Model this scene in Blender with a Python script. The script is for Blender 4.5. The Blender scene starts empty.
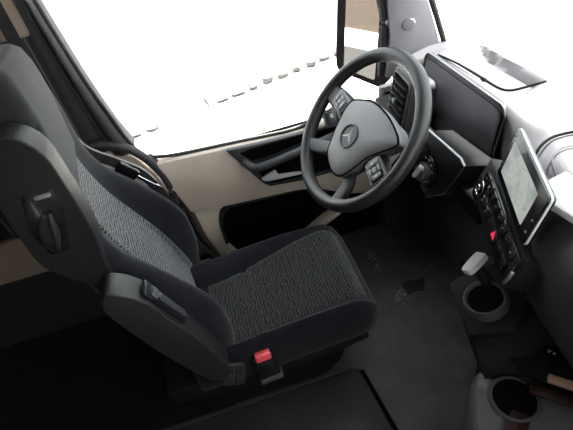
import bpy, bmesh, math, random
from mathutils import Vector, Matrix
random.seed(7)
S = bpy.context.scene
C = S.collection
V = Vector
PI = math.pi

# ------------------------------------------------------------------ materials
def new_mat(name):
    m = bpy.data.materials.new(name); m.use_nodes = True
    return m, m.node_tree.nodes, m.node_tree.links, m.node_tree.nodes['Principled BSDF']

def plastic(name, col, rough=.5, var=.15, grain=220, bump=.12, spec=.5, metal=0, wear=None, coat=0):
    """moulded surface: fine grain bump, slight tone variation, optional scuffs"""
    m, n, l, b = new_mat(name)
    tc = n.new('ShaderNodeTexCoord')
    n1 = n.new('ShaderNodeTexNoise'); n1.inputs['Scale'].default_value = 9; n1.inputs['Detail'].default_value = 5
    l.new(tc.outputs['Object'], n1.inputs['Vector'])
    r = n.new('ShaderNodeValToRGB')
    r.color_ramp.elements[0].position = .3; r.color_ramp.elements[1].position = .7
    r.color_ramp.elements[0].color = (*[c*(1-var) for c in col], 1)
    r.color_ramp.elements[1].color = (*[min(1, c*(1+var)) for c in col], 1)
    l.new(n1.outputs['Fac'], r.inputs['Fac'])
    out = r.outputs['Color']
    if wear:
        n3 = n.new('ShaderNodeTexNoise'); n3.inputs['Scale'].default_value = wear[1]; n3.inputs['Detail'].default_value = 8
        n3.inputs['Roughness'].default_value = .65
        l.new(tc.outputs['Object'], n3.inputs['Vector'])
        r3 = n.new('ShaderNodeValToRGB'); r3.color_ramp.elements[0].position = wear[2]; r3.color_ramp.elements[1].position = wear[2]+.12
        r3.color_ramp.elements[0].color = (0,0,0,1); r3.color_ramp.elements[1].color = (1,1,1,1)
        l.new(n3.outputs['Fac'], r3.inputs['Fac'])
        mx = n.new('ShaderNodeMixRGB'); mx.inputs['Color2'].default_value = (*wear[0], 1)
        l.new(r3.outputs['Color'], mx.inputs['Fac']); l.new(out, mx.inputs['Color1'])
        out = mx.outputs['Color']
    l.new(out, b.inputs['Base Color'])
    b.inputs['Roughness'].default_value = rough
    b.inputs['Specular IOR Level'].default_value = spec
    b.inputs['Metallic'].default_value = metal
    b.inputs['Coat Weight'].default_value = coat
    if bump:
        n2 = n.new('ShaderNodeTexNoise'); n2.inputs['Scale'].default_value = grain; n2.inputs['Detail'].default_value = 3
        l.new(tc.outputs['Object'], n2.inputs['Vector'])
        bp = n.new('ShaderNodeBump'); bp.inputs['Strength'].default_value = bump; bp.inputs['Distance'].default_value = .002
        l.new(n2.outputs['Fac'], bp.inputs['Height']); l.new(bp.outputs['Normal'], b.inputs['Normal'])
    return m

def velour(name, col, col2, sheen=.35):
    m, n, l, b = new_mat(name)
    tc = n.new('ShaderNodeTexCoord')
    n1 = n.new('ShaderNodeTexNoise'); n1.inputs['Scale'].default_value = 24; n1.inputs['Detail'].default_value = 8
    l.new(tc.outputs['Object'], n1.inputs['Vector'])
    r = n.new('ShaderNodeValToRGB'); r.color_ramp.elements[0].position = .35; r.color_ramp.elements[1].position = .72
    r.color_ramp.elements[0].color = (*col, 1); r.color_ramp.elements[1].color = (*col2, 1)
    l.new(n1.outputs['Fac'], r.inputs['Fac']); l.new(r.outputs['Color'], b.inputs['Base Color'])
    b.inputs['Roughness'].default_value = .95; b.inputs['Specular IOR Level'].default_value = .15
    b.inputs['Sheen Weight'].default_value = sheen; b.inputs['Sheen Roughness'].default_value = .5
    n2 = n.new('ShaderNodeTexNoise'); n2.inputs['Scale'].default_value = 500
    l.new(tc.outputs['Object'], n2.inputs['Vector'])
    bp = n.new('ShaderNodeBump'); bp.inputs['Strength'].default_value = .35; bp.inputs['Distance'].default_value = .002
    l.new(n2.outputs['Fac'], bp.inputs['Height']); l.new(bp.outputs['Normal'], b.inputs['Normal'])
    return m

def crinkle(name, dark, light, direction, scale=34):
    """woven seat centre: wavy crinkled ribs"""
    m, n, l, b = new_mat(name)
    tc = n.new('ShaderNodeTexCoord')
    w = n.new('ShaderNodeTexWave'); w.wave_type = 'BANDS'; w.bands_direction = direction
    w.inputs['Scale'].default_value = scale; w.inputs['Distortion'].default_value = 5
    w.inputs['Detail'].default_value = 1.5; w.inputs['Detail Scale'].default_value = 2.2; w.inputs['Detail Roughness'].default_value = .6
    l.new(tc.outputs['Object'], w.inputs['Vector'])
    r = n.new('ShaderNodeValToRGB'); r.color_ramp.elements[0].position = .55; r.color_ramp.elements[1].position = .98
    r.color_ramp.elements[0].color = (*dark, 1); r.color_ramp.elements[1].color = (*light, 1)
    l.new(w.outputs['Fac'], r.inputs['Fac']); l.new(r.outputs['Color'], b.inputs['Base Color'])
    b.inputs['Roughness'].default_value = .9; b.inputs['Specular IOR Level'].default_value = .2
    b.inputs['Sheen Weight'].default_value = .2
    bp = n.new('ShaderNodeBump'); bp.inputs['Strength'].default_value = .6; bp.inputs['Distance'].default_value = .004
    l.new(w.outputs['Fac'], bp.inputs['Height']); l.new(bp.outputs['Normal'], b.inputs['Normal'])
    return m

def glass(name, tint=(.96,.98,.97)):
    m, n, l, b = new_mat(name)
    n.remove(b); o = n['Material Output']
    t = n.new('ShaderNodeBsdfTransparent'); t.inputs['Color'].default_value = (*tint, 1)
    g = n.new('ShaderNodeBsdfGlossy'); g.inputs['Roughness'].default_value = .02
    lw = n.new('ShaderNodeLayerWeight'); pw = n.new('ShaderNodeMath'); pw.operation = 'POWER'; pw.inputs[1].default_value = 5; l.new(lw.outputs['Facing'], pw.inputs[0]); f = n.new('ShaderNodeMath'); f.operation = 'MULTIPLY_ADD'; f.inputs[1].default_value = .8; f.inputs[2].default_value = .02; l.new(pw.outputs[0], f.inputs[0])
    mx = n.new('ShaderNodeMixShader')
    l.new(f.outputs[0], mx.inputs[0]); l.new(t.outputs[0], mx.inputs[1]); l.new(g.outputs[0], mx.inputs[2]); l.new(mx.outputs[0], o.inputs['Surface'])
    return m

def emit(name, build, strength):
    m, n, l, b = new_mat(name)
    build(n, l, b)
    b.inputs['Emission Strength'].default_value = strength
    return m

M = {}
M['black'] = plastic('black plastic', (.006,.006,.007), .65, spec=.22)
M['blackgloss'] = plastic('glossy black plastic', (.008,.008,.010), .25, bump=.0, coat=.2)
M['dash'] = plastic('dashboard plastic', (.040,.039,.045), .5, bump=.15)
M['dashtop'] = plastic('dashboard top skin', (.04,.039,.044), .5, bump=.15)
M['console'] = plastic('grey console plastic', (.055,.055,.059), .5)
M['consolelight'] = plastic('mid grey console plastic', (.095,.095,.10), .5)
M['floor_shade'] = velour('black carpet', (.004,.0035,.0035), (.009,.008,.008), .03)  # shade of the rear floor put into a near-black colour
M['seatplastic'] = plastic('seat shell plastic', (.011,.0112,.0116), .5, bump=.2, grain=350, spec=.28)
M['armrest'] = plastic('armrest vinyl', (.016,.016,.016), .5, bump=.2, grain=300, spec=.4)
M['rim'] = plastic('steering wheel leather', (.014,.014,.0155), .40, bump=.25, grain=400)
M['hub'] = plastic('hub plastic', (.17,.17,.178), .42, var=.05, bump=.06)
M['hubdark'] = plastic('hub button plastic', (.035,.035,.038), .4)
M['mark'] = plastic('grey symbol paint', (.45,.45,.46), .5, bump=0)
M['instr'] = plastic('matt display glass', (.012,.012,.016), .55, bump=0, spec=.4)
M['chrome'] = plastic('satin chrome', (.75,.75,.77), .22, var=.03, bump=0, metal=1)
M['silver'] = plastic('silver painted plastic', (.62,.62,.63), .35, var=.04, bump=0)
M['beige'] = plastic('beige door plastic', (.55,.465,.385), .55, var=.06, bump=.12, wear=((.43,.355,.28), 14, .66))
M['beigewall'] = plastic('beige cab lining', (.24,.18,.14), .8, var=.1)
M['pillar'] = plastic('dark pillar trim', (.030,.026,.029), .6)
M['pillarlight'] = plastic('grey pillar trim', (.27,.26,.275), .55, var=.05)
M['seal'] = plastic('rubber seal', (.010,.010,.010), .65)
M['brownseal'] = plastic('brown rubber seal', (.05,.036,.03), .7)
M['darklining'] = plastic('dark cab lining', (.016,.013,.014), .85)
M['curtain'] = velour('dark curtain', (.012,.011,.012), (.02,.019,.02), .1)
M['roof'] = plastic('grey roof lining', (.30,.28,.26), .9)
M['floor'] = plastic('rubber floor', (.050,.049,.050), .55, var=.35, bump=.3, grain=120, spec=.7, wear=((.095,.090,.088), 7, .60))
M['hatch'] = plastic('rubber mat', (.028,.028,.030), .5, var=.2, bump=.2)
M['seam_and_shade'] = plastic('dark seam and recess shade', (.003,.003,.003), .9, bump=0, spec=.05)  # serves real seams and also painted shade in recesses
M['dirt'] = plastic('dried dirt', (.26,.25,.24), .95)
M['stain'] = plastic('wet scuff', (.010,.010,.011), .7, bump=.3)
M['velour'] = velour('navy black velour', (.004,.004,.0065), (.010,.010,.014), .12)
M['velourside'] = velour('black side cloth', (.005,.005,.008), (.010,.010,.014), .1)
M['headcloth'] = velour('grey black cloth', (.013,.014,.015), (.022,.023,.025), .12)
M['insert_c'] = crinkle('crinkled seat cloth', (.004,.004,.005), (.046,.045,.043), 'Y', 32)
M['insert_b'] = crinkle('crinkled backrest cloth', (.008,.008,.009), (.135,.135,.14), 'Z', 30)
M['webbing'] = velour('belt webbing', (.022,.021,.021), (.035,.034,.034), .1)
M['webedge'] = plastic('belt edge', (.40,.38,.36), .6, bump=0)
M['red'] = plastic('red release button', (.78,.085,.10), .35, var=.03, bump=0)
M['white'] = plastic('white print', (.42,.42,.42), .5, bump=0)
M['wood'] = plastic('tan trim strip', (.50,.33,.24), .45)
M['reddark'] = plastic('dark red rubber', (.018,.005,.005), .5)
M['mirror'] = plastic('mirror glass', (.93,.93,.93), .01, var=0, bump=0, metal=1)
M['housing'] = plastic('mirror housing', (.004,.003,.003), .85, spec=.08)
M['glass'] = glass('window glass')
M['ground'] = plastic('pale yard concrete', (.34,.335,.32), .9, var=.05)
M['yardwall'] = plastic('white yard wall', (.60,.60,.59), .9, var=.03)
M['tan'] = plastic('tan rendered wall', (.052,.036,.026), .9, var=.08)
M['stone'] = plastic('grey stone', (.075,.073,.069), .9, var=.35, bump=.5, grain=30)
M['soil'] = plastic('brown soil', (.007,.005,.0033), .95, var=.3)
M['straw'] = plastic('yellow dry grass', (.62,.56,.34), .9, var=.3)
M['post'] = plastic('dark post', (.02,.02,.02), .7)

def map_build(n, l, b):
    tc = n.new('ShaderNodeTexCoord')
    no = n.new('ShaderNodeTexNoise'); no.inputs['Scale'].default_value = 22; no.inputs['Detail'].default_value = 6
    l.new(tc.outputs['Object'], no.inputs['Vector'])
    r = n.new('ShaderNodeValToRGB'); r.color_ramp.elements[0].position = .38; r.color_ramp.elements[1].position = .56
    r.color_ramp.elements[0].color = (.30,.35,.32,1); r.color_ramp.elements[1].color = (.47,.49,.46,1)
    l.new(no.outputs['Fac'], r.inputs['Fac'])
    v = n.new('ShaderNodeTexVoronoi'); v.feature = 'DISTANCE_TO_EDGE'; v.inputs['Scale'].default_value = 26
    l.new(tc.outputs['Object'], v.inputs['Vector'])
    r2 = n.new('ShaderNodeValToRGB'); r2.color_ramp.elements[0].position = .0; r2.color_ramp.elements[1].position = .05
    r2.color_ramp.elements[0].color = (.75,.76,.72,1); r2.color_ramp.elements[1].color = (1,1,1,1)
    l.new(v.outputs['Distance'], r2.inputs['Fac'])
    mx = n.new('ShaderNodeMixRGB'); mx.blend_type = 'MULTIPLY'; mx.inputs['Fac'].default_value = 1
    l.new(r.outputs['Color'], mx.inputs['Color1']); l.new(r2.outputs['Color'], mx.inputs['Color2'])
    l.new(mx.outputs['Color'], b.inputs['Emission Color'])
    b.inputs['Base Color'].default_value = (.02,.02,.02,1); b.inputs['Roughness'].default_value = .3
M['screen'] = emit('lit map screen', map_build, .75)
def red_build(n, l, b):
    b.inputs['Emission Color'].default_value = (1,.06,.14,1); b.inputs['Base Color'].default_value = (.5,.02,.04,1)
M['redlit'] = emit('lit red triangle', red_build, .5)

# ------------------------------------------------------------------ mesh helpers (all in world coordinates)
def B(): return bmesh.new()

def box(bm, c, s, bev=0, mat=None, seg=2):
    """box centred at c, full sizes s; mat: optional 4x4 frame applied first (c, s in the frame)"""
    r = bmesh.ops.create_cube(bm, size=1)
    vs = r['verts']
    for v in vs: v.co = V((v.co.x*s[0]+c[0], v.co.y*s[1]+c[1], v.co.z*s[2]+c[2]))
    if bev:
        es = list({e for v in vs for e in v.link_edges})
        rb = bmesh.ops.bevel(bm, geom=es, offset=bev, segments=seg, profile=.5, affect='EDGES', clamp_overlap=True)
        vs = list({v for f in rb['faces'] for v in f.verts} | {v for v in vs if v.is_valid})
    if mat is not None:
        for v in vs: v.co = mat @ v.co
    return vs

def prism(bm, pts, vec, bev=0, seg=2, mat=None, only=None):
    """closed polygon pts (3D) extruded by vec; all edges bevelled"""
    vec = V(vec); pts = [V(p) for p in pts]
    a = [bm.verts.new(p) for p in pts]; b = [bm.verts.new(p+vec) for p in pts]
    n = len(pts)
    fs = [bm.faces.new(a), bm.faces.new(list(reversed(b)))]
    for i in range(n): fs.append(bm.faces.new((a[(i+1) % n], a[i], b[i], b[(i+1) % n])))
    bmesh.ops.recalc_face_normals(bm, faces=fs)
    vs = a+b
    if bev:
        es = list({e for f in fs for e in f.edges})
        rb = bmesh.ops.bevel(bm, geom=es, offset=bev, segments=seg, profile=.5, affect='EDGES', clamp_overlap=True)
        vs = list({v for f in rb['faces'] for v in f.verts} | {v for v in vs if v.is_valid})
    if mat is not None:
        for v in vs: v.co = mat @ v.co
    return vs

def loft(bm, rings, closed=True, cap=True):
    R = [[bm.verts.new(V(p)) for p in r] for r in rings]
    n = len(R[0])
    fs = []
    for i in range(len(R)-1):
        for j in range(n if closed else n-1):
            k = (j+1) % n
            fs.append(bm.faces.new((R[i][j], R[i][k], R[i+1][k], R[i+1][j])))
    if cap and closed:
        fs.append(bm.faces.new(list(reversed(R[0])))); fs.append(bm.faces.new(R[-1]))
    bmesh.ops.recalc_face_normals(bm, faces=fs)
    return R

def spline(pts, n=6, closed=False):
    """Catmull-Rom through pts"""
    P = [V(p) for p in pts]; m = len(P); out = []
    rng = range(m if closed else m-1)
    for i in rng:
        p1, p2 = P[i], P[(i+1) % m]
        p0 = P[i-1] if (i > 0 or closed) else p1*2-p2
        p3 = P[(i+2) % m] if (i+2 < m or closed) else p2*2-p1
        for k in range(n):
            t = k/n
            out.append(.5*((2*p1)+(p2-p0)*t+(2*p0-5*p1+4*p2-p3)*t*t+(3*p1-p0-3*p2+p3)*t**3))
    if not closed: out.append(P[-1])
    return out

def tube(bm, path, r, n=10, closed=False, flat=1, up=(0,0,1)):
    P = [V(p) for p in path]; m = len(P); rings = []
    for i, p in enumerate(P):
        t = (P[(i+1) % m]-P[i-1]) if closed else (P[min(i+1, m-1)]-P[max(i-1, 0)])
        t.normalize(); u = V(up)-t*V(up).dot(t)
        if u.length < 1e-4: u = V((1,0,0))-t*t.x
        u.normalize(); w = t.cross(u)
        rr = r[i] if isinstance(r, (list, tuple)) else r
        rings.append([p+u*math.cos(a)*rr*flat+w*math.sin(a)*rr for a in [2*PI*k/n for k in range(n)]])
    if closed: rings.append(rings[0][:]); R = loft(bm, rings, True, False); bmesh.ops.remove_doubles(bm, verts=[v for q in R for v in q], dist=1e-6)
    else: loft(bm, rings)

def lathe(bm, prof, mat, n=32, cap=True):
    """prof: (radius, height) along the frame's z"""
    rings = [[mat @ V((max(r, 1e-4)*math.cos(2*PI*k/n), max(r, 1e-4)*math.sin(2*PI*k/n), h)) for k in range(n)] for r, h in prof]
    loft(bm, rings, True, cap)

def grid(bm, f, nu, nv):
    R = [[bm.verts.new(V(f(i/nu, j/nv))) for j in range(nv+1)] for i in range(nu+1)]
    for i in range(nu):
        for j in range(nv): bm.faces.new((R[i][j], R[i+1][j], R[i+1][j+1], R[i][j+1]))
    return R

def rrect(w, h, r, n=5):
    """rounded rectangle outline, centred, ccw"""
    out = []
    for cx, cy, a0 in ((w/2-r, h/2-r, 0), (-w/2+r, h/2-r, PI/2), (-w/2+r, -h/2+r, PI), (w/2-r, -h/2+r, 1.5*PI)):
        for k in range(n+1):
            a = a0+PI/2*k/n; out.append((cx+r*math.cos(a), cy+r*math.sin(a)))
    return out

def frame(o, x, y):
    x = V(x).normalized(); z = x.cross(V(y)).normalized(); y = z.cross(x)
    return Matrix(((x.x,y.x,z.x,o[0]),(x.y,y.y,z.y,o[1]),(x.z,y.z,z.z,o[2]),(0,0,0,1)))

ORG = {}
def origin(o):
    return ORG.get(o.name, V((0,0,0))) if o else V((0,0,0))

def obj(name, bm, mat, parent=None, smooth=35, sub=0, label=None, kind=None):
    me = bpy.data.meshes.new(name)
    po = origin(parent)
    bmesh.ops.recalc_face_normals(bm, faces=bm.faces)
    vs = [v.co for v in bm.verts]
    if parent is None:
        lo = V([min(c[i] for c in vs) for i in range(3)]); hi = V([max(c[i] for c in vs) for i in range(3)])
        oc = V(((lo.x+hi.x)/2, (lo.y+hi.y)/2, lo.z))
    else: oc = po
    bm.transform(Matrix.Translation(-oc))
    bm.to_mesh(me); bm.free()
    me.materials.append(M[mat])
    for p in me.polygons: p.use_smooth = True
    me.set_sharp_from_angle(angle=math.radians(smooth))
    o = bpy.data.objects.new(name, me); C.objects.link(o)
    ORG[o.name] = oc
    if parent is None: o.location = oc
    else: o.parent = parent
    if sub:
        s = o.modifiers.new('sub', 'SUBSURF'); s.levels = sub; s.render_levels = sub
    if label: o['label'] = label
    if kind: o['kind'] = kind
    return o

def thing(name, loc, label, cat, group=None):
    o = bpy.data.objects.new(name, None); C.objects.link(o); o.location = loc; ORG[o.name] = V(loc)
    o.empty_display_size = .05
    o['label'] = label; o['category'] = cat
    if group: o['group'] = group
    return o
def tag(o, label, cat, group=None):
    o['label'] = label; o['category'] = cat
    if group: o['group'] = group
    return o
def setting(name, loc, label, cat):
    o = thing(name, loc, label, cat); o['kind'] = 'structure'; return o
def struct(name, bm, mat, label, cat, parent=None, **k):
    o = obj(name, bm, mat, parent, **k); o['kind'] = 'structure'
    if parent is None: o['label'] = label; o['category'] = cat
    return o

def lerp(tab, x):
    if x <= tab[0][0]: return tab[0][1]
    for (a, b), (c, d) in zip(tab, tab[1:]):
        if x <= c: return b+(d-b)*(x-a)/(c-a)
    return tab[-1][1]
def sst(a, b, x):
    t = max(0, min(1, (x-a)/(b-a))); return t*t*(3-2*t)
def slerp(tab, x):
    """smooth (Catmull) table lookup"""
    n = len(tab)
    if x <= tab[0][0]: return tab[0][1]
    if x >= tab[-1][0]: return tab[-1][1]
    for i in range(n-1):
        if x <= tab[i+1][0]:
            x0, y0 = tab[i]; x1, y1 = tab[i+1]; h = x1-x0; t = (x-x0)/h
            m0 = (y1-tab[i-1][1])/(x1-tab[i-1][0]) if i else (y1-y0)/h
            m1 = (tab[i+2][1]-y0)/(tab[i+2][0]-x0) if i+2 < n else (y1-y0)/h
            return (2*t**3-3*t*t+1)*y0+(t**3-2*t*t+t)*h*m0+(-2*t**3+3*t*t)*y1+(t**3-t*t)*h*m1

FZ = .08           # cab floor level

# ------------------------------------------------------------------ room shell of the cab
bm = B(); box(bm, (.0, -.05, FZ/2-.02), (2.12, 2.3, FZ+.04)); struct('floor', bm, 'floor', 'worn dark rubber cab floor with dusty scuffs', 'floor')
bm = B(); box(bm, (0, -.18, 1.98), (2.2, 2.27, .05)); struct('ceiling', bm, 'roof', 'pale grey cab roof lining', 'ceiling')  # unseen; front edge extended forward to block stray sun on the floor
bm = B(); box(bm, (0, -1.23, 1.0), (2.2, .06, 2.0)); struct('wall_back', bm, 'darklining', 'dark back wall of the cab behind the seat', 'wall')
# left side wall behind the door
wl = setting('wall_left', (-1.04, -.7, FZ), 'cab side lining behind the driver door, dark with beige panels', 'wall')
bm = B(); box(bm, (-1.05, -.72, .26), (.09, 1.0, .36)); struct('lower_lining', bm, 'darklining', 0, 0, wl)
bm = B(); box(bm, (-1.04, -.73, .53), (.10, .98, .19), .01); struct('beige_panel', bm, 'beigewall', 0, 0, wl)
bm = B(); box(bm, (-1.05, -.73, .94), (.09, .98, .64)); struct('middle_lining', bm, 'darklining', 0, 0, wl)
bm = B(); box(bm, (-1.045, -.73, 1.61), (.10, .98, .71), .01); struct('upper_lining', bm, 'beigewall', 0, 0, wl)
bm = B(); box(bm, (-1.06, .20, 1.86), (.10, .93, .2), .01); struct('header', bm, 'pillar', 0, 0, wl)
# firewall
bm = B(); box(bm, (0, 1.13, .42), (2.1, .05, .80)); struct('wall_front', bm, 'darklining', 'dark bulkhead under the dashboard', 'wall')
bm = B(); prism(bm, [(-1.06,.95,FZ),(-1.06,1.12,.75),(-1.06,1.14,.75),(-1.06,1.14,FZ)], (2.1,0,0)); struct('trim_5', bm, 'floor', 'dark sloping toe board at the front of the footwell', 'toe board')
bm = B(); box(bm, (-1.03, .97, .43), (.06, .36, .72), .006); struct('trim_6', bm, 'darklining', 'dark kick panel between door and footwell', 'kick panel')
# passenger side wall with its window opening
wr = setting('wall_right', (1.06, 0, FZ), 'passenger side wall of the cab with a window opening', 'wall')
bm = B()
box(bm, (1.07, .02, .42), (.06, 2.25, .72)); box(bm, (1.07, -.50, 1.37), (.06, 1.48, 1.2)); box(bm, (1.07, .92, 1.1), (.06, .16, .66)); box(bm, (1.07, .5, 1.85), (.06, .8, .24))  # unseen rear panel extended over half the window to cut side light
struct('side_lining', bm, 'beige', 0, 0, wr)
bm = B(); box(bm, (1.075, .54, 1.25), (.006, .60, .98)); struct('window_3', bm, 'glass', 'passenger door window pane', 'window')

# bunk shelf / dark curtain at the back of the driver side
bm = B()
pts = []
for k in range(25):
    pts.append((-.965+.018*math.sin(k*1.5), -.312-.016*k, 0))
rings = [[V((x+.008*math.sin(z*9+y*40), y, z)) for x, y, _ in pts] + [V((x-.012, y, z)) for x, y, _ in reversed(pts)] for z in (1.345, 1.28, 1.1, .95, .8, .66)]
loft(bm, rings)
tag(obj('curtain', bm, 'curtain'), 'black gathered curtain hanging behind the seat at the side wall', 'curtain')

# ------------------------------------------------------------------ driver door
dr = setting('door_1', (-1.0, .3, FZ), 'beige driver door panel with black handle tray and dark storage pocket', 'door')
def yz(x, L): return [(x, a, b) for a, b in L]
bm = B()
# upper band, proud of the rest
prism(bm, yz(-1.03, [(-.112,.818),(-.075,.775),(.0,.772),(.2,.758),(.40,.740),(.50,.742),(.80,.74),(.80,.36),(.68,.36),(.60,.385),(.54,.425),(.48,.462),(.40,.480),(.113,.505),(-.02,.52),(-.045,.62)]), (.055,0,0), .012)
prism(bm, yz(-1.04, [(-.045,.64),(.15,.64),(.15,.503),(.112,.497),(.085,.478),(.070,.44),(.060,.38),(.060,.33),(.070,.27),(.10,.20),(.10,.085),(.02,.085),(.0,.29)]), (.045,0,0), .008)
prism(bm, yz(-1.04, [(.05,.26),(.085,.20),(.38,.18),(.49,.255),(.60,.305),(.61,.287),(.53,.243),(.495,.225),(.47,.085),(.03,.085)]), (.055,0,0), .01)
struct('door_panel', bm, 'beige', 0, 0, dr)
bm = B(); box(bm, (-1.05, .4, .4), (.02, .78, .66)); struct('door_pocket', bm, 'seam_and_shade', 0, 0, dr)
# pocket rim
bm = B(); prism(bm, yz(-1.0, [(.065,.40),(.075,.455),(.10,.488),(.13,.50),(.40,.482),(.48,.462),(.54,.425),(.535,.41),(.47,.448),(.40,.466),(.13,.484),(.10,.468),(.082,.43),(.072,.37),(.075,.30),(.062,.30)]), (.012,0,0)); struct('pocket_rim', bm, 'seal', 0, 0, dr)
# handle tray
hm = 'black'
bm = B()
prism(bm, yz(-.985, [(.175,.758),(.30,.748),(.45,.742),(.62,.742),(.70,.72),(.70,.53),(.56,.528),(.44,.53),(.30,.548),(.275,.572)]), (.022,0,0), .006)
h = struct('handle_tray', bm, 'dash', 0, 0, dr)
bm = B()
prism(bm, yz(-.966, [(.218,.733),(.262,.74),(.44,.738),(.60,.73),(.60,.700),(.45,.706),(.31,.688),(.255,.688)]), (.006,0,0), .003)
struct('upper_recess_shade', bm, 'seam_and_shade', 0, 0, h)  # flat plate coloured black to paint the recess shade
bm = B()
prism(bm, yz(-.966, [(.262,.655),(.31,.672),(.42,.688),(.66,.69),(.66,.55),(.44,.553),(.31,.565),(.285,.585)]), (.006,0,0), .003)
struct('lower_recess_shade', bm, 'seam_and_shade', 0, 0, h)  # second flat plate, its black tone is painted recess shade
bm = B()
tube(bm, spline([(-.965,.225,.695),(-.935,.262,.675),(-.925,.35,.686),(-.925,.45,.70),(-.935,.56,.712),(-.965,.64,.715)], 6), .017, 12, flat=.85)
struct('pull_handle', bm, 'dash', 0, 0, h)
bm = B()
prism(bm, yz(-.957, [(.272,.608),(.300,.620),(.330,.628),(.338,.604),(.425,.588),(.432,.576),(.30,.588),(.277,.596)]), (.012,0,0), .004)
struct('release_lever', bm, 'silver', 0, 0, h); 
# window seal along the sill and round the corner
bm = B()
tube(bm, spline([(-1.0,-.21,1.6),(-1.0,-.188,1.335),(-1.0,-.165,1.105),(-1.0,-.140,.96),(-1.0,-.128,.89),(-1.0,-.110,.835),(-1.0,-.08,.798),(-1.0,.015,.776),(-1.0,.2,.760),(-1.0,.40,.743),(-1.0,.47,.747),(-1.0,.55,.772),(-1.0,.62,.80)], 8), .0062, 8)
struct('window_seal', bm, 'seal', 0, 0, dr)
# door edge seal (dark roll) and the brown gap beside it
bm = B()
tube(bm, spline([(-.985,-.25,.90),(-.985,-.19,.893),(-.985,-.125,.850),(-.985,-.080,.775),(-.985,-.056,.68),(-.985,-.057,.56),(-.985,-.048,.376),(-.985,-.005,.24),(-.985,.0,.1)], 6), .015, 10)
struct('door_seal', bm, 'pillar', 0, 0, dr)
bm = B()
tube(bm, spline([(-1.0,-.085,.80),(-1.0,-.055,.72),(-1.0,-.035,.62),(-1.0,-.022,.48),(-1.0,-.012,.36),(-1.0,.01,.25),(-1.0,.015,.1)], 6), .015, 8)
struct('inner_seal', bm, 'brownseal', 0, 0, dr)
bm = B(); box(bm, (-1.07, -.01, .39), (.03, .26, .60)); struct('door_jamb', bm, 'darklining', 0, 0, dr)
# lower pillar panel between seat and seal
bm = B(); prism(bm, yz(-1.05, [(-.30,.84),(-.20,.86),(-.13,.81),(-.09,.72),(-.07,.6),(-.07,.1),(-.30,.1)]), (.05,0,0), .006)
struct('trim_3', bm, 'beige', 'beige lower pillar panel between seat and driver door', 'pillar trim')

# side window pane
bm = B(); prism(bm, yz(-1.035, [(-.16,.80),(.9,.72),(1.02,.85),(.62,1.78),(-.22,1.78),(-.21,1.4)]), (.006,0,0)); struct('window_1', bm, 'glass', 'driver door window pane over the beige sill', 'window')

# B pillar: three stepped strips
tb = setting('trim_1', (-1.0, -.15, .8), 'dark stepped door pillar trim behind the driver seat', 'pillar trim')
def strip(name, y0, y1, xs, mat, f0, f1, z0=.80, z1=1.95):
    """y0/y1 at z=1.30 ; the front edge leans forward going down"""
    bm = B(); rings = []
    for k in range(13):
        z = z0+(z1-z0)*k/12
        tab = [(.78,.09),(.85,.070),(.95,.045),(1.105,.022),(1.335,-.0),(1.95,-.03)]
        a, b = y0+lerp(tab, z)*f0, y1+lerp(tab, z)*f1
        n = 8; top = []
        for q in range(n+1):
            t = q/n; prof = math.sin(PI*t)**.6*.022 if xs > .5 else (.006*math.sin(PI*t))
            top.append(V((-1.0+(.0 if xs > .5 else xs)+prof, a+(b-a)*t, z)))
        rings.append([V((-1.07, a, z))]+top+[V((-1.07, b, z))])
    loft(bm, rings); return struct(name, bm, mat, 0, 0, tb)
strip('window_frame', -.215, -.190, 1, 'pillar', .5, 1, .84)
strip('seam_bead', -.219, -.213, .006, 'console', .5, .5, .84)
strip('pillar_cover', -.258, -.218, -.010, 'pillar', 0, .5)
strip('cover_bead', -.264, -.258, -.002, 'console', 0, 0)
strip('outer_cover', -.282, -.264, -.008, 'pillar', 0, 0)
strip('beige_strip', -.30, -.282, -.010, 'beigewall', 0, 0)

# A pillar with its round knob, and door frame in front of the glass
ta = setting('trim_2', (-1.0, .88, .9), 'light grey windscreen pillar cover with a round button', 'pillar trim')
bm = B(); loft(bm, [[V(p) for p in r] for r in (
    [(-1.04,.78,.86),(-.975,.785,.86),(-.945,.90,.86),(-.955,.995,.86),(-1.03,1.02,.86)],
    [(-1.04,.80,1.0),(-.975,.80,1.0),(-.945,.875,1.0),(-.955,.95,1.0),(-1.03,.98,1.0)],
    [(-1.04,.79,1.12),(-.975,.79,1.12),(-.945,.84,1.12),(-.955,.905,1.12),(-1.03,.93,1.12)],
    [(-1.04,.70,1.4),(-.975,.70,1.4),(-.945,.74,1.4),(-.955,.79,1.4),(-1.03,.82,1.4)],
    [(-1.04,.52,1.95),(-.975,.52,1.95),(-.945,.55,1.95),(-.955,.58,1.95),(-1.03,.61,1.95)])])
struct('pillar_panel', bm, 'pillarlight', 0, 0, ta)
bm = B(); tube(bm, spline([(-.965,1.02,.86),(-.965,.968,1.0),(-.965,.92,1.12),(-.965,.80,1.4),(-.965,.59,1.95)], 4), .010, 8); struct('pillar_seal', bm, 'seal', 0, 0, ta)
bm = B(); tube(bm, spline([(-1.0,.775,.86),(-1.0,.785,1.0),(-1.0,.775,1.12),(-1.0,.68,1.4),(-1.0,.5,1.95)], 4), .014, 8); struct('frame_seal', bm, 'seal', 0, 0, ta)
bm = B(); lathe(bm, [(.021,0),(.021,.006),(.018,.010),(.006,.012)], frame((-.956,.853,1.035), (.35,.93,.15), (0,-.16,.98)) , 24); struct('pillar_button', bm, 'pillarlight', 0, 0, ta)
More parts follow.
